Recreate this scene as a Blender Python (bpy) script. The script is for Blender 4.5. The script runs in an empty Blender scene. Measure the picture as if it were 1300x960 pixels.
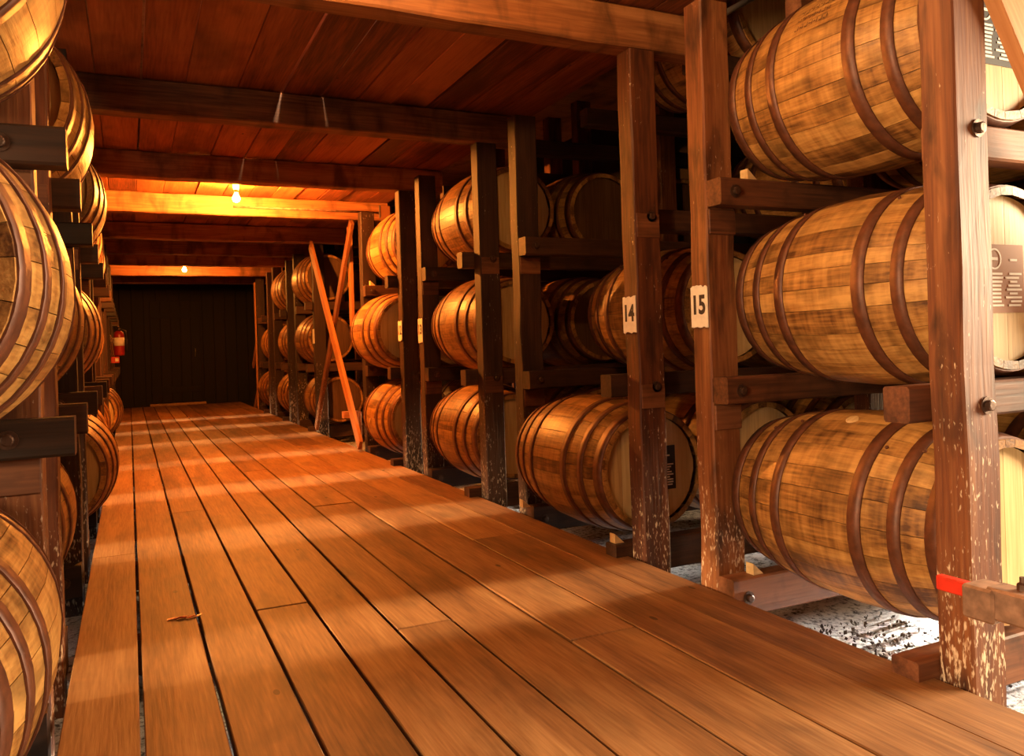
import bpy, bmesh, math, random
from mathutils import Vector, Matrix
random.seed(7)
R = math.radians
scene = bpy.context.scene
col = scene.collection

# ------------------------------------------------------------------ camera
YAW, PITCH, ROLL, FPX = R(25.289), R(0.186), R(1.829), 1029.0
fwd = Vector((math.sin(YAW)*math.cos(PITCH), math.cos(YAW)*math.cos(PITCH), math.sin(PITCH)))
rgt = Vector((math.cos(YAW), -math.sin(YAW), 0))
dwn = fwd.cross(rgt)
rg2 = rgt*math.cos(ROLL) + dwn*math.sin(ROLL)
dw2 = dwn*math.cos(ROLL) - rgt*math.sin(ROLL)
cam = bpy.data.cameras.new('camera')
cam.sensor_width = 36; cam.lens = FPX/1300*36; cam.shift_y = -45/1300; cam.clip_start = .02
co = bpy.data.objects.new('camera', cam); col.objects.link(co)
m = Matrix.Identity(4)
for i, v in enumerate((rg2, -dw2, -fwd)):
    m[0][i], m[1][i], m[2][i] = v
m.translation = (0, 0, 1.0)
co.matrix_world = m
scene.camera = co

# ------------------------------------------------------------------ light
scene.view_settings.view_transform = 'Standard'; scene.view_settings.look = 'None'
scene.view_settings.gamma = 1; scene.view_settings.exposure = 0.0
scene.view_settings.use_curve_mapping = False
w = bpy.data.worlds.new('daylight'); scene.world = w; w.use_nodes = True
w.node_tree.nodes['Background'].inputs[0].default_value = (1, .9, .78, 1)
w.node_tree.nodes['Background'].inputs[1].default_value = .03
DAY = (1, .78, .50)
DAY_W = (1, .66, .34)
BULB = (1, .30, .04)
def area(name, loc, dirn, sx, sy, power, color):
    l = bpy.data.lights.new(name, 'AREA'); l.shape = 'RECTANGLE'; l.size = sx; l.size_y = sy
    l.energy = power; l.color = color
    o = bpy.data.objects.new(name, l); col.objects.link(o); o.location = loc
    o.rotation_euler = Vector(dirn).to_track_quat('-Z', 'Y').to_euler()
    return o
# daylight entering by the two facing loading doorways beside the camera and by the small windows at the cross gaps
DOOR_Y = -3.0
XR, XL = 4.75, -2.5
area('doorway_daylight', (XR-.02, .55, 1.55), (-1, .15, -.3), 1.6, 1.2, 480, DAY)
area('doorway_daylight', (XL+.02, .35, 1.5), (1, .1, -.2), 1.6, 1.2, 260, (1, .70, .40))
GAPS = [2.9, 4.66, 6.39, 8.1, 10.0, 11.8, 13.6]
VENTS = [2.1, 3.76, 5.53, 7.28]
for y in GAPS:
    for x, d, p in ((XR-.02, -1, 4.0), (XL+.02, 1, 4.4)):
        area('window_daylight', (x, y, .7), (d, 0, -.2), .40, .5, p, DAY_W).data.spread = R(14)
for y in VENTS: area('vent_daylight', (XR-.02, y-.05, -.06), (-1, 0, -.06), .6, .2, 24 if y < 3 else 3.0, (1, .92, .82)).data.spread = R(16)

# ------------------------------------------------------------------ helpers
def tag(o, label=None, cat=None, group=None, kind=None):
    for k, v in (('label', label), ('category', cat), ('group', group), ('kind', kind)):
        if v: o[k] = v
    return o
def link(name, me, mat=None, parent=None, loc=(0, 0, 0), rot=None):
    o = bpy.data.objects.new(name, me); col.objects.link(o)
    if mat is not None and not me.materials: me.materials.append(mat)
    if parent: o.parent = parent
    o.location = loc
    if rot: o.rotation_euler = rot
    return o
def empty(name, loc, label=None, category=None, group=None):
    o = bpy.data.objects.new(name, None); col.objects.link(o); o.location = loc; o.empty_display_size = .1
    return tag(o, label, category, group)
def mesh(name, bm, smooth=False):
    bmesh.ops.recalc_face_normals(bm, faces=bm.faces)
    me = bpy.data.meshes.new(name); bm.to_mesh(me); bm.free()
    if smooth:
        for p in me.polygons: p.use_smooth = True
    return me
def add_box(bm, x0, x1, y0, y1, z0, z1, ch=0):
    vs = [bm.verts.new((x, y, z)) for x in (x0, x1) for y in (y0, y1) for z in (z0, z1)]
    fs = [bm.faces.new([vs[i] for i in f]) for f in ((0, 1, 3, 2), (4, 6, 7, 5), (0, 4, 5, 1), (2, 3, 7, 6), (0, 2, 6, 4), (1, 5, 7, 3))]
    bmesh.ops.recalc_face_normals(bm, faces=fs)
    if ch:
        es = list({e for f in fs for e in f.edges})
        bmesh.ops.bevel(bm, geom=es, offset=ch, segments=1, affect='EDGES')
def boxm(name, x0, x1, y0, y1, z0, z1, ch=0):
    bm = bmesh.new(); add_box(bm, x0, x1, y0, y1, z0, z1, ch); return mesh(name, bm)
def timber(name, sx, sy, sz, axis, jit=.003, n=6, ch=.006, seed=None):
    """sawn timber along an axis, its corner at the origin, with chamfered and slightly wavy edges"""
    rr = random.Random(seed if seed is not None else random.random())
    L = (sx, sy, sz)[axis]; a, b = [i for i in range(3) if i != axis]
    A, B = (sx, sy, sz)[a], (sx, sy, sz)[b]
    prof = [(ch, 0), (A-ch, 0), (A, ch), (A, B-ch), (A-ch, B), (ch, B), (0, B-ch), (0, ch)]
    bm = bmesh.new(); rings = []
    for i in range(n+1):
        da, db = (rr.uniform(-jit, jit), rr.uniform(-jit, jit)) if jit else (0, 0)
        ring = []
        for p, q in prof:
            v = [0, 0, 0]; v[axis] = L*i/n; v[a] = p+da+(rr.uniform(-jit, jit)*.5 if jit else 0); v[b] = q+db+(rr.uniform(-jit, jit)*.5 if jit else 0)
            ring.append(bm.verts.new(v))
        rings.append(ring)
    for r0, r1 in zip(rings, rings[1:]):
        for k in range(8): bm.faces.new((r0[k], r0[(k+1) % 8], r1[(k+1) % 8], r1[k]))
    bm.faces.new(rings[0]); bm.faces.new(rings[-1])
    return mesh(name, bm)
def add_lathe(bm, prof, n=16, axis=2, center=(0, 0, 0)):
    rings = []
    for r, t in prof:
        ring = []
        for k in range(n):
            a = 2*math.pi*k/n; p = [0, 0, 0]
            i, j = [q for q in range(3) if q != axis]
            p[axis] = t; p[i] = r*math.cos(a); p[j] = r*math.sin(a)
            ring.append(bm.verts.new([p[q]+center[q] for q in range(3)]))
        rings.append(ring)
    for r0, r1 in zip(rings, rings[1:]):
        for k in range(n): bm.faces.new((r0[k], r0[(k+1) % n], r1[(k+1) % n], r1[k]))
    bm.faces.new(rings[0]); bm.faces.new(rings[-1])
def lathe(name, prof, n=16, axis=2, smooth=True):
    bm = bmesh.new(); add_lathe(bm, prof, n, axis); return mesh(name, bm, smooth)
def tube(name, pts, r, n=8):
    bm = bmesh.new(); pts = [Vector(p) for p in pts]; rings = []
    for i, p in enumerate(pts):
        d = (pts[min(i+1, len(pts)-1)]-pts[max(i-1, 0)]).normalized()
        u = d.cross(Vector((0, 0, 1)));
        if u.length < .01: u = Vector((1, 0, 0))
        u.normalize(); v = d.cross(u)
        rings.append([bm.verts.new(p+u*r*math.cos(2*math.pi*k/n)+v*r*math.sin(2*math.pi*k/n)) for k in range(n)])
    for r0, r1 in zip(rings, rings[1:]):
        for k in range(n): bm.faces.new((r0[k], r0[(k+1) % n], r1[(k+1) % n], r1[k]))
    bm.faces.new(rings[0]); bm.faces.new(rings[-1])
    return mesh(name, bm, True)
def orient_board(name, a, b, width, thick, normal):
    """a board running from a to b, its broad face turned to normal"""
    a, b = Vector(a), Vector(b); d = (b-a).normalized(); nrm = Vector(normal).normalized(); s = d.cross(nrm).normalized()
    me = timber(name, width, thick, (b-a).length, 2, jit=.0015, n=4, ch=.003, seed=width*7+thick)
    M = Matrix.Identity(4)
    for i, v in enumerate((s, nrm, d)): M[0][i], M[1][i], M[2][i] = v
    return me, Matrix.Translation(a - s*width/2 - nrm*thick/2) @ M

# ------------------------------------------------------------------ materials
def nt(name):
    mt = bpy.data.materials.new(name); mt.use_nodes = True
    t = mt.node_tree; return mt, t, t.nodes['Principled BSDF']
def plain(name, c, rough=.6, metal=0, noise=0, nscale=20, bump=0):
    mt, t, b = nt(name)
    b.inputs['Roughness'].default_value = rough; b.inputs['Metallic'].default_value = metal
    if noise:
        tc = t.nodes.new('ShaderNodeTexCoord'); n = t.nodes.new('ShaderNodeTexNoise')
        n.inputs['Scale'].default_value = nscale; n.inputs['Detail'].default_value = 6
        t.links.new(tc.outputs['Object'], n.inputs['Vector'])
        r = t.nodes.new('ShaderNodeValToRGB')
        r.color_ramp.elements[0].position = .3; r.color_ramp.elements[1].position = .7
        r.color_ramp.elements[0].color = [x*(1-noise) for x in c]+[1]; r.color_ramp.elements[1].color = [min(1, x*(1+noise*.6)) for x in c]+[1]
        t.links.new(n.outputs['Fac'], r.inputs[0]); t.links.new(r.outputs[0], b.inputs['Base Color'])
        if bump:
            bp = t.nodes.new('ShaderNodeBump'); bp.inputs['Strength'].default_value = bump; bp.inputs['Distance'].default_value = .01
            t.links.new(n.outputs['Fac'], bp.inputs['Height']); t.links.new(bp.outputs[0], b.inputs['Normal'])
    else: b.inputs['Base Color'].default_value = (*c, 1)
    return mt
def wood(name, dark, mid, light, axis, rough=.55, var=.35, stain=.55, fine=70, coarse=11, bump=.25, scuff=None, scuffz=None, knots=0, spec=.4, cross=0, sscale=(2.6, 1.6)):
    mt, t, b = nt(name); N, Lk = t.nodes.new, t.links.new
    def math_(op, a, bb=None, clamp=False):
        n = N('ShaderNodeMath'); n.operation = op; n.use_clamp = clamp
        for i, x in enumerate((a, bb)):
            if x is None: continue
            if isinstance(x, (int, float)): n.inputs[i].default_value = x
            else: Lk(x, n.inputs[i])
        return n.outputs[0]
    tc = N('ShaderNodeTexCoord'); oi = N('ShaderNodeObjectInfo'); at = N('ShaderNodeAttribute'); at.attribute_name = 'tone'
    rnd = math_('FRACT', math_('ADD', oi.outputs['Random'], at.outputs['Fac']))
    off = N('ShaderNodeVectorMath'); off.operation = 'SCALE'; off.inputs[0].default_value = (13.1, 7.7, 9.3); Lk(rnd, off.inputs['Scale'])
    ad = N('ShaderNodeVectorMath'); Lk(tc.outputs['Object'], ad.inputs[0]); Lk(off.outputs[0], ad.inputs[1])
    def noise(sc, along, detail=5, dist=0):
        mp = N('ShaderNodeMapping'); s = [sc]*3; s[axis] = along; mp.inputs['Scale'].default_value = s
        Lk(ad.outputs[0], mp.inputs['Vector']); n = N('ShaderNodeTexNoise'); n.inputs['Scale'].default_value = 1
        n.inputs['Detail'].default_value = detail; n.inputs['Distortion'].default_value = dist
        Lk(mp.outputs[0], n.inputs['Vector']); return n.outputs['Fac']
    g = noise(coarse, coarse*.08, 4, .8); f = noise(fine, fine*.05, 3); s = noise(sscale[0], sscale[1], 6, .4)
    v = math_('ADD', math_('MULTIPLY', g, .75), math_('MULTIPLY', f, .55))
    v = math_('ADD', v, math_('MULTIPLY', math_('SUBTRACT', rnd, .5), var))
    if cross: v = math_('ADD', v, math_('MULTIPLY', math_('SUBTRACT', noise(6, 38, 4, .2), .5), cross))
    v = math_('SUBTRACT', v, .15, True)
    rp = N('ShaderNodeValToRGB'); e = rp.color_ramp.elements
    e[0].position = .2; e[0].color = (*dark, 1); e[1].position = .78; e[1].color = (*light, 1)
    k = e.new(.48); k.color = (*mid, 1); Lk(v, rp.inputs[0]); c = rp.outputs[0]
    def mix(fac, c1, c2):
        n = N('ShaderNodeMix'); n.data_type = 'RGBA'; Lk(fac, n.inputs['Factor'])
        for i, x in ((6, c1), (7, c2)):
            if isinstance(x, tuple): n.inputs[i].default_value = (*x, 1)
            else: Lk(x, n.inputs[i])
        return n.outputs[2]
    sm = math_('MULTIPLY', math_('MULTIPLY', math_('SUBTRACT', s, .5), 5, True), stain)
    c = mix(sm, c, tuple(x*.38 for x in dark))
    if knots:
        mp = N('ShaderNodeMapping'); sc = [5.]*3; sc[axis] = 2.2; mp.inputs['Scale'].default_value = sc; Lk(ad.outputs[0], mp.inputs['Vector'])
        vo = N('ShaderNodeTexVoronoi'); vo.inputs['Scale'].default_value = 1; Lk(mp.outputs[0], vo.inputs['Vector'])
        c = mix(math_('MULTIPLY', math_('LESS_THAN', vo.outputs['Distance'], .05), knots), c, tuple(x*.3 for x in dark))
    if scuff:
        sep = N('ShaderNodeSeparateXYZ'); Lk(tc.outputs['Object'], sep.inputs[0])
        lo = N('ShaderNodeMapRange'); lo.inputs['From Min'].default_value = scuffz[1]; lo.inputs['From Max'].default_value = scuffz[0]
        lo.inputs['To Min'].default_value = 0; lo.inputs['To Max'].default_value = 1; Lk(sep.outputs[2], lo.inputs['Value'])
        sn = noise(110, 35, 8, .3); s2 = noise(5, 3, 3)
        mk = math_('ADD', math_('ADD', sn, math_('MULTIPLY', lo.outputs[0], .16)), math_('MULTIPLY', math_('SUBTRACT', s2, .5), .45))
        mk = math_('MULTIPLY', math_('SUBTRACT', mk, .705), 9, True)
        c = mix(mk, c, scuff)
    Lk(c, b.inputs['Base Color'])
    b.inputs['Roughness'].default_value = rough; b.inputs['Specular IOR Level'].default_value = spec
    bp = N('ShaderNodeBump'); bp.inputs['Strength'].default_value = bump; bp.inputs['Distance'].default_value = .006
    Lk(math_('ADD', g, math_('MULTIPLY', f, .6)), bp.inputs['Height']); Lk(bp.outputs[0], b.inputs['Normal'])
    return mt
M_floor = wood('floor_pine', (.09, .034, .009), (.225, .10, .032), (.37, .20, .078), 1, rough=.6, var=.26, stain=.45, sscale=(6, 2.2), fine=110, coarse=9, knots=.8, spec=.45)
M_ceil = wood('ceiling_pine', (.10, .024, .007), (.31, .078, .02), (.48, .15, .042), 1, rough=.6, var=.5, stain=.6, fine=90, coarse=8, knots=.8)
M_beam = wood('beam_timber', (.09, .03, .01), (.27, .10, .034), (.46, .20, .075), 0, rough=.6, stain=.75, sscale=(3, 7), fine=80, coarse=9)
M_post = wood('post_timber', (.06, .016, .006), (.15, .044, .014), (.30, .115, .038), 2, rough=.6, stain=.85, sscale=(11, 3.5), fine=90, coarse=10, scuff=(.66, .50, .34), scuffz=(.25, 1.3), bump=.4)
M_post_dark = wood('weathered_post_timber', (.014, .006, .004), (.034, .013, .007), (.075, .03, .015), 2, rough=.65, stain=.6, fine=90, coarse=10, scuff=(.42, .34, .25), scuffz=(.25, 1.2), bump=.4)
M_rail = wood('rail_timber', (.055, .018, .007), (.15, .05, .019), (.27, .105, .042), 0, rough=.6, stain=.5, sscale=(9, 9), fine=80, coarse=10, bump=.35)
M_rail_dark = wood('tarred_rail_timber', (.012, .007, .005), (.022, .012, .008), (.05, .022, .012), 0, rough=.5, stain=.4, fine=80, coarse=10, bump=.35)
M_rail_darker = wood('darker_rail_timber', (.022, .009, .005), (.05, .019, .009), (.10, .04, .018), 0, rough=.6, stain=.5, fine=80, coarse=10, bump=.35, sscale=(9, 9))  # rail timber in darker tones, used past the first bay
M_brace = wood('brace_timber', (.25, .09, .03), (.42, .16, .05), (.55, .24, .09), 2, rough=.6, stain=.25, fine=90, coarse=9)
M_stave = wood('barrel_oak', (.10, .036, .009), (.35, .16, .040), (.58, .31, .09), 1, rough=.44, var=.34, stain=.72, fine=120, coarse=14, cross=.6, bump=.3, spec=.5, sscale=(9, 5))
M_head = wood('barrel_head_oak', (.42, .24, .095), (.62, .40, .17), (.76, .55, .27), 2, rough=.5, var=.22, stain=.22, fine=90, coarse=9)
M_head_shade = wood('shade_toned_head_oak', (.05, .022, .009), (.11, .05, .02), (.18, .09, .038), 2, rough=.55, var=.3, stain=.3, fine=90, coarse=9)  # head oak darkened to stand in for the shade on far and deeper heads
M_chock = wood('pale_softwood', (.5, .3, .12), (.68, .45, .2), (.8, .58, .3), 0, rough=.6, stain=.1)
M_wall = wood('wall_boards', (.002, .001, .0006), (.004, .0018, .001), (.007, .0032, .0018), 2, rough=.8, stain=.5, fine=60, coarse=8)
M_hoop = plain('rusty_hoop_iron', (.135, .045, .021), .5, .25, .4, 30, .12)
M_iron = plain('dark_iron', (.12, .07, .05), .45, .8, .4, 40, .2)
M_arm = plain('worn_steel', (.34, .2, .13), .5, .5, .5, 25, .15)
M_red = plain('red_paint', (.62, .03, .012), .4, 0, .25, 20)
M_white = plain('white_sign_paint', (.88, .80, .68), .6, 0, .12, 30)
M_black = plain('black_stencil', (.03, .02, .015), .7)
M_stencil = plain('faded_stencil_ink', (.11, .05, .018), .7)
M_lab_dark = plain('label_dark_brown', (.014, .005, .003), .6)
M_lab_brown = plain('label_brown', (.30, .11, .035), .6)
M_print = plain('label_white_print', (.8, .7, .6), .6)
M_gauge = plain('steel_grey', (.35, .33, .31), .35, .8)
M_ceramic = plain('ceramic', (.8, .72, .6), .35)
M_soil = plain('bare_soil', (.07, .05, .035), .95, 0, .5, 9, .6)
def gravel_mat():
    mt, t, b = nt('limestone_dust'); tc = t.nodes.new('ShaderNodeTexCoord'); n = t.nodes.new('ShaderNodeTexNoise')
    n.inputs['Scale'].default_value = 34; n.inputs['Detail'].default_value = 9; n.inputs['Roughness'].default_value = .7
    t.links.new(tc.outputs['Object'], n.inputs['Vector']); r = t.nodes.new('ShaderNodeValToRGB'); e = r.color_ramp.elements
    e[0].position = .38; e[0].color = (.08, .06, .05, 1); e[1].position = .52; e[1].color = (.84, .81, .78, 1)
    t.links.new(n.outputs['Fac'], r.inputs[0]); t.links.new(r.outputs[0], b.inputs['Base Color']); b.inputs['Roughness'].default_value = .95
    bp = t.nodes.new('ShaderNodeBump'); bp.inputs['Strength'].default_value = .9; bp.inputs['Distance'].default_value = .02
    t.links.new(n.outputs['Fac'], bp.inputs['Height']); t.links.new(bp.outputs[0], b.inputs['Normal']); return mt
M_gravel = gravel_mat()
def emis(name, c, s):
    mt, t, b = nt(name); b.inputs['Base Color'].default_value = (*c, 1)
    b.inputs['Emission Color'].default_value = (*c, 1); b.inputs['Emission Strength'].default_value = s; return mt

# ------------------------------------------------------------------ setting
Z = 1.0                       # camera height; levels below were measured from it
CEIL, BEAMB = 1.535+Z, 1.345+Z
Y0, Y1 = DOOR_Y, 17.8
# aisle floor
bm = bmesh.new()
y = Y0+.3
while y < Y1:
    add_box(bm, -.19, 2.07, y, y+.09, -.17, -.044); y += 1.2
floor = tag(link('floor', mesh('floor', bm), M_rail), kind='structure')
FX = [-.2, .004, .211, .415, .623, .835, 1.047, 1.315, 1.58, 1.868, 2.085]
joints = {0: [-.4, 4.58, 9.6, 14.2], 1: [1.0, 6.9, 11.7], 2: [-1, 5.6, 10.4, 15], 3: [3.3, 8.6, 13.1], 4: [.2, 7.98, 12.9], 5: [2.81, 7.2, 11.9, 15.8],
          6: [.6, 5.3, 10.1, 14.6], 7: [2.4, 6.6, 12.3], 8: [-.3, 3.9, 8.8, 13.7], 9: [1.2, 6.1, 10.9, 15.2]}
for i in range(10):
    ys = [Y0]+joints[i]+[Y1]; gap = .0055 if i < 6 else .0035
    for a, b2 in zip(ys, ys[1:]):
        x0, x1 = FX[i]+gap, FX[i+1]-gap
        dz = random.uniform(-.003, .002)
        me = boxm('plank', -(x1-x0)/2, (x1-x0)/2, 0, b2-a-.004, -.042, 0, .003)
        link('plank', me, M_floor, floor, ((x0+x1)/2, a, dz), (0, random.uniform(-.006, .006), 0))
# ground under the racks
bm = bmesh.new(); rr = random.Random(3)
NX, NY = 44, 110; gx0, gx1, gy0, gy1 = XL, XR, Y0, Y1
vs = [[bm.verts.new((gx0+(gx1-gx0)*i/NX, gy0+(gy1-gy0)*j/NY, -.20+rr.uniform(-.012, .02))) for j in range(NY+1)] for i in range(NX+1)]
for i in range(NX):
    for j in range(NY): bm.faces.new((vs[i][j], vs[i+1][j], vs[i+1][j+1], vs[i][j+1]))
tag(link('ground', mesh('ground', bm, True), M_gravel), 'pale limestone dust ground showing under the racks', None, None, 'structure')
bm = bmesh.new()
for k in range(420):
    s = rr.uniform(.004, .013); px, py = rr.uniform(2.3, 2.85), rr.uniform(1.74, 2.46)
    mt4 = Matrix.Translation((px, py, -.183+s*.2)) @ Matrix.Rotation(rr.uniform(0, 6), 4, Vector((rr.random(), rr.random(), .3)).normalized()) @ Matrix.Diagonal((s, s*rr.uniform(.5, 1), s*rr.uniform(.3, .7), 1))
    q = [bm.verts.new(mt4 @ Vector(v)) for v in ((1, 0, 0), (0, 1, 0), (-1, 0, 0), (0, -1, 0), (0, 0, 1), (0, 0, -1))]
    for f in ((0, 1, 4), (1, 2, 4), (2, 3, 4), (3, 0, 4), (1, 0, 5), (2, 1, 5), (3, 2, 5), (0, 3, 5)): bm.faces.new([q[i] for i in f])
tag(link('ground_chips', mesh('ground_chips', bm), M_soil), 'dark bark chips and grit scattered on the pale ground', 'grit', None, 'stuff')

# shell
def wall_x(name, x, thick, wins):
    bm = bmesh.new(); y = Y0; zt = 3.4
    d0, d1 = (-.3, 1.4) if x > 0 else (-.5, 1.2)          # open loading doorway
    add_box(bm, x, x+thick, Y0, d0, -.25, zt); add_box(bm, x, x+thick, d0, d1, 2.15, zt); add_box(bm, x, x+thick, d0, d1, -.25, .05); y = d1
    def solid(a, b):                      # plain stretch of wall, with a low vent where a bay stands on the right
        v = [q for q in VENTS if a < q < b] if x > 0 else []
        if v:
            add_box(bm, x, x+thick, a, v[0]-.42, -.25, .05); add_box(bm, x, x+thick, v[0]+.42, b, -.25, .05); add_box(bm, x, x+thick, a, b, .05, zt)
        else: add_box(bm, x, x+thick, a, b, -.25, zt)
    for c, hw in wins:
        solid(y, c-hw)
        add_box(bm, x, x+thick, c-hw, c+hw, -.25, .33); add_box(bm, x, x+thick, c-hw, c+hw, 1.07, zt); y = c+hw
    solid(y, Y1+.1)
    return tag(link(name, mesh(name, bm), M_wall), kind='structure')
wr = [(c, .2) for c in GAPS]; wl = [(c, .2) for c in GAPS]
wall_x('wall_right', XR, .1, wr); wall_x('wall_left', XL-.1, .1, wl)
nwin = 0
for xx, lst in ((XR, wr), (XL-.1, wl)):
    for c, hw in lst:
        nwin += 1; bm = bmesh.new()
        for a in ((c-hw, c-hw+.02, .33, 1.07), (c+hw-.02, c+hw, .33, 1.07), (c-hw+.02, c+hw-.02, .33, .35), (c-hw+.02, c+hw-.02, 1.05, 1.07)):
            add_box(bm, xx+.03, xx+.07, *a)
        tag(link('window_%d' % nwin, mesh('window_frame', bm), M_brace), kind='structure')
# back wall of dark boards with a sliding door
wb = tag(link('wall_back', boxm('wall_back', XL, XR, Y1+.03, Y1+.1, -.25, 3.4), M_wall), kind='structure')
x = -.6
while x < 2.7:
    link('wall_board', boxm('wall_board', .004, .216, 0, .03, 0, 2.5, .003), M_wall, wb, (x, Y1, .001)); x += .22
door = tag(empty('door_1', (.86, Y1-.05, .06)), kind='structure')
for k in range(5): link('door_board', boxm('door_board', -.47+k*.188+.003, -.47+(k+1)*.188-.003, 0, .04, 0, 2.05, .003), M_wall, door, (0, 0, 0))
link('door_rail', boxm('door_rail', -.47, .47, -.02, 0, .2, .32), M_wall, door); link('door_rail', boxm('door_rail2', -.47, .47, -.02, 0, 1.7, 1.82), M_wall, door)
link('door_handle', tube('door_handle', [(.36, -.02, .9), (.36, -.06, .92), (.36, -.06, 1.06), (.36, -.02, 1.08)], .009), M_gauge, door)
tag(link('trim_1', boxm('door_sill', .35, 1.4, Y1-.12, Y1-.02, .0, .05, .005), M_floor), kind='structure')
# front wall behind the camera
bm = bmesh.new(); add_box(bm, XL, XR, Y0-.1, Y0, -.25, 3.4)
tag(link('wall_front', mesh('wall_front', bm), M_wall), kind='structure')
tag(link('doorway_light_blocker', boxm('doorway_light_blocker', 3.1, XR, 1.50, 1.54, -.25, 3.4), M_wall), kind='structure')  # unseen panel added to keep doorway light off the deeper barrel heads
tag(link('lamp_spill_blocker_left', boxm('lamp_spill_blocker_left', -.64, -.6, Y0, Y1, CEIL+.05, 3.4), M_wall), kind='structure')  # unseen partition added to keep the upstairs lamp's spill off the racks
tag(link('lamp_spill_blocker_right', boxm('lamp_spill_blocker_right', 2.47, 2.50, Y0, Y1, CEIL+.05, 3.4), M_wall), kind='structure')  # matching added partition, blocks lamp spill towards the right racks
tag(link('roof', boxm('roof', XL-.1, XR+.1, Y0-.1, Y1+.1, 3.4, 3.5), M_beam), kind='structure')

# ceiling over the aisle
ceil = tag(empty('ceiling', (1.1, 0, CEIL)), kind='structure')
BEAMS = [-.3, 1.35, 3.09, 4.87, 6.6, 8.25, 10.1, 11.6, 13.0, 14.7, 16.3]
CX = [-.58, -.352, -.127, .098, .327, .61, .855, 1.092, 1.31, 1.53, 1.762, 1.995, 2.245, 2.51]
for k, yb in enumerate(BEAMS):
    x0, x1 = (-.62, 2.5)
    link('beam', timber('beam', x1-x0, .13, CEIL-BEAMB-.002, 0, jit=.004, n=10, ch=.008, seed=k), M_beam, ceil, (x0-1.1, yb, BEAMB-CEIL))
for i in range(13):
    ys = [Y0]; j = random.choice((1, 2)); 
    while j < len(BEAMS): ys.append(BEAMS[j]+.06); j += random.choice((2, 3))
    ys.append(Y1)
    for a, b2 in zip(ys, ys[1:]):
        g0, g1 = random.uniform(.0015, .004), random.uniform(.0015, .004)
        if 2.5 < a < 5 or b2 > 4.5 > a:
            if i in (3, 6, 9, 10): g0 = .008
        x0, x1 = CX[i]+g0, CX[i+1]-g1
        me = boxm('plank', -(x1-x0)/2, (x1-x0)/2, 0, b2-a-.003, 0, .032, .002)
        link('plank', me, M_ceil, ceil, ((x0+x1)/2-1.1, a, random.uniform(.0005, .009)), (0, random.uniform(-.02, .02), 0))

# ------------------------------------------------------------------ barrels
BL, RB, RH = .95, .35, .288
def rad(t): return RB-(RB-RH)*(abs(t)/(BL/2))**2
def stave_bm(bm, a0, a1, tone=None, lay=None, seg=6):
    g = .001; rings = []
    for i in range(seg+1):
        t = -BL/2+BL*i/seg; r = rad(t); ga = g/r; am = (a0+a1)/2; ri = r-.026
        ring = [bm.verts.new((rr_*math.cos(a), t, rr_*math.sin(a))) for rr_, a in ((ri, a0+ga), (r-.0008, a0+ga), (r, am), (r-.0008, a1-ga), (ri, a1-ga))]
        rings.append(ring)
    fs = []
    for r0, r1 in zip(rings, rings[1:]):
        for k in range(4): fs.append((bm.faces.new((r0[k], r0[k+1], r1[k+1], r1[k])), k in (1, 2)))
    fs.append((bm.faces.new(rings[0]), False)); fs.append((bm.faces.new(rings[-1][::-1]), False))
    for f, s in fs: f.smooth = s
    if lay is not None:
        for ring in rings:
            for v in ring: v[lay] = tone
def finish_staves(bm, name):
    bmesh.ops.recalc_face_normals(bm, faces=bm.faces)
    me = bpy.data.meshes.new(name); bm.to_mesh(me); bm.free(); me.materials.append(M_stave)
    ns = []
    for p in me.polygons:
        for li in p.loop_indices:
            if p.use_smooth:
                v = me.vertices[me.loops[li].vertex_index].co; h = math.hypot(v.x, v.z)
                n = Vector((v.x/h, 2*(RB-RH)*v.y/(BL/2)**2, v.z/h)).normalized()
            else: n = p.normal
            ns.append(n)
    me.normals_split_custom_set(ns)
    return me
def stave_angles(rr):
    ws = [rr.uniform(.75, 1.3) for _ in range(27)]; s = sum(ws); a = rr.uniform(0, 6.28); out = []
    for w_ in ws: out.append((a, a+w_/s*2*math.pi)); a += w_/s*2*math.pi
    return out
def hoop_mesh(t0, t1):
    bm = bmesh.new(); n = 48; R_ = []
    for t, d in ((t0, -.001), (t0, .0035), (t1, .0035), (t1, -.001)):
        R_.append([bm.verts.new(((rad(t)+d)*math.cos(2*math.pi*k/n), t, (rad(t)+d)*math.sin(2*math.pi*k/n))) for k in range(n)])
    for j in range(3):
        for k in range(n):
            f = bm.faces.new((R_[j][k], R_[j][(k+1) % n], R_[j+1][(k+1) % n], R_[j+1][k])); f.smooth = (j == 1)
    me = bpy.data.meshes.new('hoop'); bm.normal_update(); bm.to_mesh(me); bm.free(); me.materials.append(M_hoop)
    return me
HT = [(.412, .468), (.295, .337), (.155, .203)]
HOOPS = [hoop_mesh(-b, -a) for a, b in HT]+[hoop_mesh(a, b) for a, b in HT]
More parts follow.
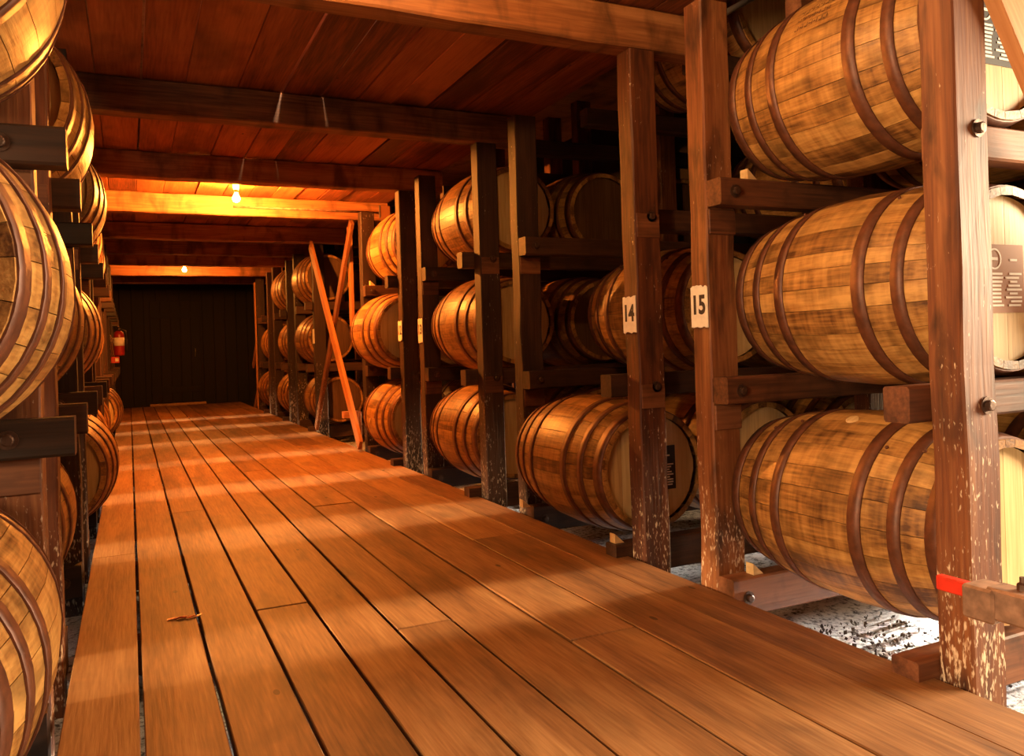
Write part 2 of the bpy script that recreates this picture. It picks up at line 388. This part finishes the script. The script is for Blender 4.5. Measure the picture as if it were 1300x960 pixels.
def head_boards(rr):
    """boards of a head, vertical, cut to a circle and slightly bevelled apart"""
    r = RH-.024; xs = [-r]; 
    while xs[-1] < r-.06: xs.append(xs[-1]+rr.uniform(.075, .115))
    xs[-1] = r; out = []
    for a, b in zip(xs, xs[1:]):
        a2, b2 = a+.0008, b-.0008; bm = bmesh.new(); n = 5
        top = [(a2+(b2-a2)*i/n) for i in range(n+1)]
        pts = [(x_, math.sqrt(max(r*r-x_*x_, 1e-6))) for x_ in top]; loop = pts+[(x_, -z_) for x_, z_ in reversed(pts)]
        f0 = [bm.verts.new((x_, 0, z_)) for x_, z_ in loop]; f1 = [bm.verts.new((x_, .02, z_)) for x_, z_ in loop]
        bm.faces.new(f0); bm.faces.new(f1[::-1]); L_ = len(loop)
        for i in range(L_): bm.faces.new((f0[i], f0[(i+1) % L_], f1[(i+1) % L_], f1[i]))
        bmesh.ops.remove_doubles(bm, verts=bm.verts, dist=1e-5)
        me = mesh('head_board', bm); me.materials.append(M_head); out.append(me)
    return out
VAR = []
for k in range(4):
    rr = random.Random(50+k); ang = stave_angles(rr); ms = []
    for a0, a1 in ang:
        bm = bmesh.new(); stave_bm(bm, a0, a1); ms.append(finish_staves(bm, 'stave'))
    VAR.append((ms, head_boards(rr)))
BODY = []
for k in range(3):
    rr = random.Random(80+k); bm = bmesh.new(); lay = bm.verts.layers.float.new('tone')
    for a0, a1 in stave_angles(rr): stave_bm(bm, a0, a1, rr.random(), lay)
    BODY.append(finish_staves(bm, 'body'))
HEAD = lathe('head', [(RH-.024, 0), (RH-.024, .02)], 32, 1, False); HEAD.materials.append(M_head); HEADD = HEAD.copy(); HEADD.materials.clear(); HEADD.materials.append(M_head_shade)
BUNG = lathe('bung', [(.024, -.004), (.024, .003), (.02, .005)], 14, 0, False); BUNG.materials.append(M_head)
RIVET = lathe('rivet', [(.006, -.002), (.006, .003), (.003, .005)], 8, 2, False); RIVET.materials.append(M_hoop)
def label_print():
    rr = random.Random(5); bm = bmesh.new()
    def strip(x0, x1, z0, z1): add_box(bm, x0, x1, -.0012, 0, z0, z1)
    n = 20; c = Vector((-.045, 0, .062))
    for k in range(n):
        a, b = 2*math.pi*k/n, 2*math.pi*(k+1)/n
        q = [bm.verts.new((c.x+r_*math.cos(t), -.001, c.z+r_*math.sin(t))) for r_, t in ((.034, a), (.034, b), (.028, b), (.028, a))]; bm.faces.new(q)
    strip(-.06, -.03, .058, .067); strip(.03, .066, .056, .063)
    for i in range(9):
        z = .012-i*.0125; a, b = rr.uniform(-.085, -.06), rr.uniform(-.02, -.005); strip(a, b, z, z+.0065)
        strip(rr.uniform(.004, .03), rr.uniform(.06, .088), z, z+.0065)
    return mesh('label_print', bm)
PRINT = label_print(); PRINT.materials.append(M_print)
LAB = {}
for nm, mt in (('dark', M_lab_dark), ('brown', M_lab_brown)):
    me = boxm('head_label', -.1, .1, -.001, .0006, -.108, .108); me.materials.append(mt); LAB[nm] = me
nb = 0
def barrel(x, y, zrail, label, near=False, lab=None, bung=None, shade_toned=False, stencil=False, group='oak barrels lying in the racks'):
    global nb
    zc = zrail+.316; k = nb; nb += 1
    root = empty('whiskey_barrel', (x, y, zc-RB), label=label, category='barrel', group=group)
    c = (0, 0, RB); fy = -BL/2+.03
    if near:
        ms, hb = VAR[k % 4]
        for me in ms: link('stave', me, None, root, c)
        for me in hb: link('head_board', me, None, root, (0, fy, RB))
    else:
        link('body', BODY[k % 3], None, root, c, (0, random.uniform(0, 6.28), 0)); link('head', HEADD if shade_toned else HEAD, None, root, (0, fy, RB))
    link('head', HEAD, None, root, (0, BL/2-.05, RB))
    for h in HOOPS: link('hoop', h, None, root, c)
    if near:
        for t in (-.34, -.22, .22, .34):
            a = 1.9+random.uniform(-.5, .5); r = rad(t)+.0035
            link('rivet', RIVET, None, root, (r*math.cos(a), t, RB+r*math.sin(a)), (0, math.pi/2-a, 0))
    if lab:
        l = link('head_label', LAB[lab], None, root, (.05 if near and 3 < y < 4 else 0, fy-.002, RB)); link('label_print', PRINT, None, l, (0, -.002, 0))['kind'] = 'stuff'
    if stencil:
        bm = bmesh.new(); rr = random.Random(11)
        for ar in (2.50, 2.60, 2.70):
            for i in range(7):
                t = -.075+i*.022
                for dt, da, w_, h_ in ((0, 0, .0035, .055), (rr.choice((.008, .004)), rr.choice((-.02, .02, 0)), .009, .014)):
                    q = []
                    for tt, aa in ((t+dt, ar+da-h_/2), (t+dt+w_, ar+da-h_/2), (t+dt+w_, ar+da+h_/2), (t+dt, ar+da+h_/2)):
                        r = rad(tt)+.0008; q.append(bm.verts.new((r*math.cos(aa), tt, r*math.sin(aa))))
                    bm.faces.new(q)
        link('stencil_marks', mesh('stencil_marks', bm), M_stencil, root, c)['kind'] = 'stuff'
    if bung: link('bung', BUNG, None, root, (rad(0)*math.cos(bung), 0, RB+rad(0)*math.sin(bung)), (0, -bung, 0))
    return root

# ------------------------------------------------------------------ racks
TIER = {1: -.945+Z, 2: -.155+Z, 3: .630+Z, 4: 1.43+Z}
BAY = {1: (1.505, 2.587), 2: (3.095, 4.31), 3: (4.89, 6.07), 4: (6.60, 7.85), 5: (8.35, 9.6), 6: (10.19, 11.45), 7: (12.06, 13.3), 8: (13.9, 15.15)}
PD, PW = .11, .14
def yc(b): a, c = BAY[b]; return (a+PD+c)/2
WASH = lathe('bolt', [(.026, 0), (.026, -.004), (.016, -.004), (.016, -.016), (.012, -.018)], 12, 1, False); WASH.materials.append(M_iron)
RLAB = {1: 'beside sign fifteen', 2: 'beside sign fourteen', 3: 'beside sign thirteen', 4: 'beside sign twelve', 6: 'first past the crossed braces', 7: 'second past the crossed braces', 8: 'third past the crossed braces'}
LLAB = {1: 'facing sign fifteen', 2: 'facing sign fourteen', 3: 'facing sign thirteen', 4: 'facing sign twelve', 5: 'facing the crossed braces', 6: 'just before the fire extinguisher', 7: 'behind the fire extinguisher', 8: 'next to the black back wall'}
def near_over(s, b, t):
    if s < 0 and (b == 1 or t == 1): return -.15 if b == 1 else 0
    if s > 0 and t == 3 and b <= 2: return -.12
    return .085
def rack(side, b):
    yn, yf = BAY[b]; s = side; far = b >= 6
    where = RLAB[b] if s > 0 else LLAB[b]
    xa = 2.1 if s > 0 else -.225          # aisle face of the posts
    root = empty('barrel_rack', (xa, yn, -.2), label='red-brown timber post and rail barrel rack %s' % where, category='rack')
    def put(name, me, mat, x, y, z, rot=None): return link(name, me, mat, root, (x-xa, y-yn, z+.2), rot)
    depth = 2.45 if s > 0 else 1.75
    def postx(off): return xa+off if s > 0 else xa-off-PW
    for k, (yy, h) in enumerate(((yn, BEAMB-.003), (yf, BEAMB+.02))):
        if b == 1 and k == 0: h = 3.1
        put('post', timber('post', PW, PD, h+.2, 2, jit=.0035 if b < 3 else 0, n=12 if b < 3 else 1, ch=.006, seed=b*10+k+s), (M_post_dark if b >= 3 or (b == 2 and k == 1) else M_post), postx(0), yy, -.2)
        xo = (.85 if (b == 1 and k == 0 and s > 0) else 1.46)
        put('post', timber('post', PW, PD, 3.1+.2, 2, jit=0, n=1, seed=3), M_post, postx(xo), yy, -.2)
    for t, z in TIER.items():
        hh = .105 if t > 1 else .15
        for k, (y0, over) in enumerate(((yn+PD+.001, near_over(s, b, t)), (yf-.091, .0 if s > 0 else (.085 if t > 1 else 0)))):
            L_ = depth+over
            me = timber('rail', L_, .09, hh, 0, jit=.002 if b < 4 else 0, n=6, ch=.007, seed=t*3+k+b)
            x = xa-over if s > 0 else xa+over-L_
            if t == 1 or t == 4: 
                if t == 4: x = xa+.45 if s > 0 else xa-L_; 
            put('rail', me, (M_rail if b == 1 else M_rail_darker) if s > 0 or k == 0 else M_rail_dark, x, y0, z-hh)
            if b <= 4 and t < 4:
                if k == 1: put('bolt', WASH, None, xa+s*.07, y0-.001, z-hh*.5)
                elif t > 1: put('bolt', WASH, None, xa+s*.09, yn-.002, z-hh*.55)
            if b <= 3 and t in (2, 3):
                if k == 0 and b > 1: put('cleat', boxm('cleat', .008, PW-.006, -.006, .004, -.055, .055, .002), M_rail, postx(0), yn, z-.10)
                elif k == 1: put('cleat', boxm('cleat', .004, PW-.004, -.012, .004, -.05, .05, .003), M_rail, postx(0), yf, z-hh-.056)
    return root
for b in (1, 2, 3, 4, 6, 7, 8): rack(1, b)
for b in range(1, 9): rack(-1, b)
TN = {1: 'bottom', 2: 'middle', 3: 'top', 4: 'overhead'}
# front row right: bay, tier -> axis x
RX = {(1, 3): 2.503, (1, 2): 2.510, (1, 1): 2.457, (2, 1): 2.29, (2, 2): 2.80, (3, 3): 2.463, (3, 2): 2.436, (3, 1): 2.397, (4, 3): 2.408, (4, 2): 2.225, (4, 1): 2.326,
      (6, 3): 2.333, (6, 2): 2.351, (6, 1): 2.455, (7, 3): 2.348, (7, 2): 2.433, (7, 1): 2.397, (8, 2): 2.439, (8, 1): 2.361}
HL = {(1, 3): 'dark', (1, 2): 'brown', (2, 1): 'dark'}
for (b, t), x in RX.items():
    lb = HL.get((b, t)); txt = {'dark': ' with dark head label', 'brown': ' with brown head label', None: ''}[lb]
    barrel(x, yc(b), TIER[t], 'oak barrel%s, aisle end of %s rails, rack %s' % (txt, TN[t], RLAB[b]), near=b <= 4, lab=lb, shade_toned=b > 4, stencil=(b, t) == (1, 3), bung={(1, 1): 1.95, (4, 1): 3.2}.get((b, t)))
for b in (1, 2, 3, 4):
    for t in (1, 2, 3):
        for row in (1, 2):
            if (b, t) == (2, 3) and row == 1: x = None
            base = RX.get((b, t), 2.46)
            if (b, t) == (2, 3): continue
            x = base+.715*row
            if x > 4.2: continue
            if b == 4 and row == 2: continue
            lb = 'dark' if (b, t, row) == (2, 1, 1) else None
            barrel(x, yc(b), TIER[t], 'oak barrel, %s deep on %s rails, rack %s' % (('second', 'third')[row-1], TN[t], RLAB[b]), near=(b <= 2 and row == 1 and t == 1), lab=lb, shade_toned=b > 2 or t > 1)
barrel(3.9, yc(2), TIER[3], 'oak barrel, alone deep on top rails, rack %s' % RLAB[2], shade_toned=True)
for b, x in ((2, 3.2), (2, 3.95)):
    barrel(x, yc(b), TIER[4], 'oak barrel %s on overhead rails, rack %s' % ('nearer the aisle' if x < 3.5 else 'deeper in', RLAB[b]))
LX = {(1, 3): -.457, (1, 2): -.461, (1, 1): -.509, (2, 3): -.455, (2, 2): -.512, (2, 1): -.562, (3, 3): -.447, (3, 2): -.491, (3, 1): -.421, (4, 3): -.52, (4, 2): -.53, (4, 1): -.512,
      (5, 3): -.54, (5, 1): -.53, (6, 1): -.431, (7, 2): -.54, (8, 2): -.54}
for (b, t), x in LX.items():
    barrel(x, yc(b), TIER[t], 'oak barrel, aisle end of %s rails, rack %s' % (TN[t], LLAB[b]), near=b <= 3)

# number signs painted on white patches of the posts
def text_mesh(txt, size):
    cu = bpy.data.curves.new('numeral', 'FONT'); cu.body = txt; cu.size = size; cu.align_x = 'CENTER'; cu.align_y = 'CENTER'; cu.extrude = .0006; cu.offset = .0035
    o = bpy.data.objects.new('numeral', cu); col.objects.link(o); dg = bpy.context.evaluated_depsgraph_get()
    me = bpy.data.meshes.new_from_object(o.evaluated_get(dg)); bpy.data.objects.remove(o); me.name = 'numeral'; return me
def sign(txt, y, z, wdt, hgt, label):
    root = empty('number_sign', (2.094, y, z-hgt/2), label=label, category='sign', group='number signs on the posts')
    rr = random.Random(len(txt)+int(y*10)); bm = bmesh.new(); n = 8; out = []
    for i in range(n+1): out.append((-wdt/2+wdt*i/n, -hgt/2+rr.uniform(0, .012)))
    for i in range(n+1): out.append((wdt/2-wdt*i/n, hgt/2-rr.uniform(0, .012)))
    a = [bm.verts.new((-.003, p, q+hgt/2)) for p, q in out]; c = [bm.verts.new((.001, p, q+hgt/2)) for p, q in out]
    bm.faces.new(a); bm.faces.new(c[::-1])
    for i in range(len(out)): bm.faces.new((a[i], a[(i+1) % len(out)], c[(i+1) % len(out)], c[i]))
    link('sign_patch', mesh('sign_patch', bm), M_white, root)
    if txt:
        me = text_mesh(txt, .105); l = link('numeral', me, M_black, root)
        l.matrix_local = Matrix(((0, 0, -1, -.0034), (-1, 0, 0, .004), (0, 1, 0, hgt*.52), (0, 0, 0, 1))) @ Matrix.Diagonal((.86, 1, 1, 1))
sign('15', 2.587+.055, .132+Z, .104, .175, 'white painted patch with stencilled number fifteen')
sign('14', 3.095+.055, .123+Z, .104, .18, 'white painted patch with stencilled number fourteen')
sign('13', 6.07+.055, .140+Z, .104, .20, 'white painted patch with stencilled number thirteen')
sign('12', 6.60+.055, .151+Z, .104, .18, 'white painted patch with stencilled number twelve')
sign('', 10.19+.055, .19+Z, .104, .19, 'white painted patch on post past the crossed braces')

# light bulbs: fitting, socket and lit globe, each with its own lamp
def bulb(x, y, z, power, label, color=BULB):
    root = empty('light_bulb', (x, y, CEIL), label=label, category='light', group='bare bulbs under the ceiling')
    drop = CEIL-z
    link('fitting', lathe('fitting', [(.055, 0), (.055, -.018), (.03, -.03), (.022, -drop+.075)], 16), M_ceramic, root)
    link('socket', lathe('socket', [(.02, -drop+.085), (.02, -drop+.05), (.016, -drop+.04)], 14), M_gauge, root)
    link('globe', lathe('globe', [(.013, -drop+.045), (.02, -drop+.03), (.03, -drop+.008), (.031, -drop-.008), (.024, -drop-.026), (.008, -drop-.034)], 16), emis('lit_bulb_glass', color, power), root)
    return root
bulb(.89, 7.47, 1.37+Z, 13000, 'bare glowing bulb in line with the post signed twelve')
bulb(.83, 13.85, 1.362+Z, 4600, 'bare glowing bulb in front of the dark end wall')
bulb(.95, 2.3, 1.38+Z, 1250, 'bare glowing bulb by the loading doorway', (1, .50, .16))
tag(link('conduit_pipe', tube('conduit_pipe', [(.95, 8.235, 1.43+Z), (2.45, 8.235, 1.43+Z)], .011), M_arm), 'thin iron conduit pipe along a ceiling beam', 'pipe')

# crossed braces in the open bay
cb = empty('cross_brace', (2.12, 9.0, 0), label='crossed orange timber braces standing in the open bay', category='brace')
def brace(root, name, a, b, wd, th, nrm, mat=None):
    me, M4 = orient_board(name, a, b, wd, th, nrm); o = link(name, me, mat or M_brace, root)
    o.matrix_local = Matrix.Translation(-Vector(root.location)) @ M4; return o
brace(cb, 'brace', (2.03, 7.86, .06), (2.03, 9.95, 2.3), .13, .035, (1, 0, 0))
brace(cb, 'brace', (2.07, 10.12, .06), (2.07, 8.08, 2.3), .10, .035, (1, 0, 0), M_post)  # post timber's darker tone stands in for shade on the rear brace
brace(cb, 'upright', (2.13, 8.42, 1.25), (2.13, 8.42, 2.3), .035, .09, (0, 1, 0))
brace(cb, 'upright', (2.15, 8.35, -.18), (2.15, 8.35, .36), .035, .09, (0, 1, 0))
brace(cb, 'block', (1.99, 8.38, .33), (2.16, 8.38, .33), .07, .09, (0, 1, 0))
c2 = empty('cross_brace', (2.2, 15.7, 0), label='small slanted timber braces beside the black back wall', category='brace')
brace(c2, 'brace', (2.2, 16.6, .75), (2.2, 15.3, 1.75), .1, .035, (1, 0, 0)); brace(c2, 'brace', (2.2, 16.6, -.1), (2.2, 15.3, .8), .1, .035, (1, 0, 0))
brace(c2, 'upright', (2.15, 15.45, -.18), (2.15, 15.45, 2.3), .1, .1, (0, 1, 0))
# slanted board nailed on the front post
db = empty('slanted_board', (2.17, 1.47, 1.5), label='slanted board nailed across the front of the rack beside sign fifteen', category='board')
brace(db, 'board', (2.24, 1.478, 2.06), (2.98, 1.478, .93), .15, .045, (0, 1, 0))
# upper grey tie rod
tag(link('tie_rod', tube('tie_rod', [(2.32, 2.8, 2.38), (2.62, 2.8, 2.55)], .014), M_gauge), 'short grey tie rod slanting up beside the ceiling edge', 'rod')

# wedges
def chock(x, y, z, label, rz=0):
    bm = bmesh.new(); a, b, h = .05, .022, .045
    v = [bm.verts.new(p) for p in ((0, -b, 0), (a, -b, 0), (0, -b, h), (0, b, 0), (a, b, 0), (0, b, h))]
    for f in ((0, 1, 2), (3, 5, 4), (0, 3, 4, 1), (0, 2, 5, 3), (1, 4, 5, 2)): bm.faces.new([v[i] for i in f])
    tag(link('wedge', mesh('wedge', bm), M_chock, None, (x, y, z), (0, 0, rz)), label, 'wedge', 'pale wooden wedges under the barrels')
for b, t, off in ((1, 3, -.25), (1, 1, -.24), (2, 1, -.25), (4, 3, -.25)):
    chock(RX[(b, t)]+off, BAY[b][1]-.05, TIER[t]+.001, 'pale wooden wedge on the %s rail against the barrel %s' % (TN[t], RLAB[b]))
chock(2.03, 3.26, TIER[1]+.001, 'pale wooden wedge on the bottom rail stub below sign fourteen')

# barrier arm with red tip
ar = empty('barrier_arm', (1.83, .45, 0), label='worn steel barrier arm with a red tip on a floor stand', category='barrier')
zt = -.60+Z
link('arm', timber('arm', .07, 1.0, .075, 1, jit=0, n=1, ch=.006, seed=1), M_arm, ar, (-.035, -.2, zt-.075))
link('clevis', boxm('clevis', -.042, .042, .78, .86, zt-.085, zt-.005, .006), M_arm, ar)
link('red_tip', boxm('red_tip', -.012, .012, .84, .965, zt-.055, zt-.018, .003), M_red, ar, (.02, 0, 0)); 
link('bolt', lathe('arm_bolt', [(.014, 0), (.014, .014), (.008, .018), (.008, .03)], 8, 2, False), M_iron, ar, (.01, .74, zt))
link('stand', boxm('stand', -.03, .03, -.03, .03, .012, zt-.076, .004), M_arm, ar); link('base_plate', boxm('base_plate', -.1, .1, -.1, .1, .001, .012, .003), M_arm, ar)

# fire extinguisher on the post and the red box below
fe = empty('fire_extinguisher', (-.12, 12.1, 1.03), label='red fire extinguisher hung on a post near the back wall', category='extinguisher')
link('cylinder', lathe('cylinder', [(.06, 0), (.066, .015), (.066, .27), (.055, .31), (.03, .33)], 18), plain('extinguisher_red', (.3, .015, .008), .35), fe)
link('instruction_label', lathe('instruction_label', [(.067, .13), (.067, .24)], 18), M_white, fe)
link('valve', lathe('valve', [(.022, .33), (.022, .37), (.012, .375)], 12), M_iron, fe)
link('lever', boxm('lever', -.012, .012, -.09, .02, .38, .395, .003), M_iron, fe)
link('hose', tube('hose', [(.02, -.01, .35), (.085, -.02, .33), (.095, -.02, .2), (.085, -.02, .06)], .011), M_black, fe)
link('bracket', boxm('bracket', -.104, -.06, -.03, .03, .18, .22, .003), M_iron, fe)
rb = empty('call_box', (-.17, 12.1, .93), label='small red metal box fixed on a post under the extinguisher', category='box')
link('box', boxm('call_box', -.052, .05, -.05, .05, 0, .085, .005), M_red, rb); link('plate', boxm('box_plate', .0, .04, -.053, -.05, .02, .065), M_white, rb)

# red leaf scraps on the floor
bm = bmesh.new(); rr = random.Random(2)
for k in range(9):
    x, y, a = -.055+k*.013, rr.uniform(-.012, .012), rr.uniform(-.5, .9); c, s = math.cos(a), math.sin(a); L_, W_ = rr.uniform(.014, .03), .008; h = rr.uniform(.002, .009)
    q = [bm.verts.new((x+c*u-s*v, y+s*u+c*v, z)) for u, v, z in ((-L_, 0, 0), (0, -W_, h), (L_, 0, .001), (0, W_, h*.6))]; bm.faces.new(q)
tag(link('dry_leaf', mesh('dry_leaf', bm), M_red, None, (.165, 3.34, .0025)), 'crumpled red dry leaf lying on the plank floor', 'leaf')
# tag on the post deep past sign 12
ht = empty('small_notice', (2.35, 7.845, 1.315+Z), label='small pale framed notice high on the rack past sign twelve', category='notice')
link('panel', boxm('panel', -.05, .05, -.006, .003, 0, .115, .002), M_lab_brown, ht); link('frame', boxm('frame', -.062, -.05, -.008, .003, -.006, .12), M_gauge, ht)
# lamp upstairs that shows through the ceiling cracks
l = bpy.data.lights.new('upstairs_lamp', 'POINT'); l.energy = 220; l.color = (1, .8, .55); l.shadow_soft_size = .05
lo = bpy.data.objects.new('upstairs_lamp', l); col.objects.link(lo); lo.location = (1.0, 3.75, 3.2)
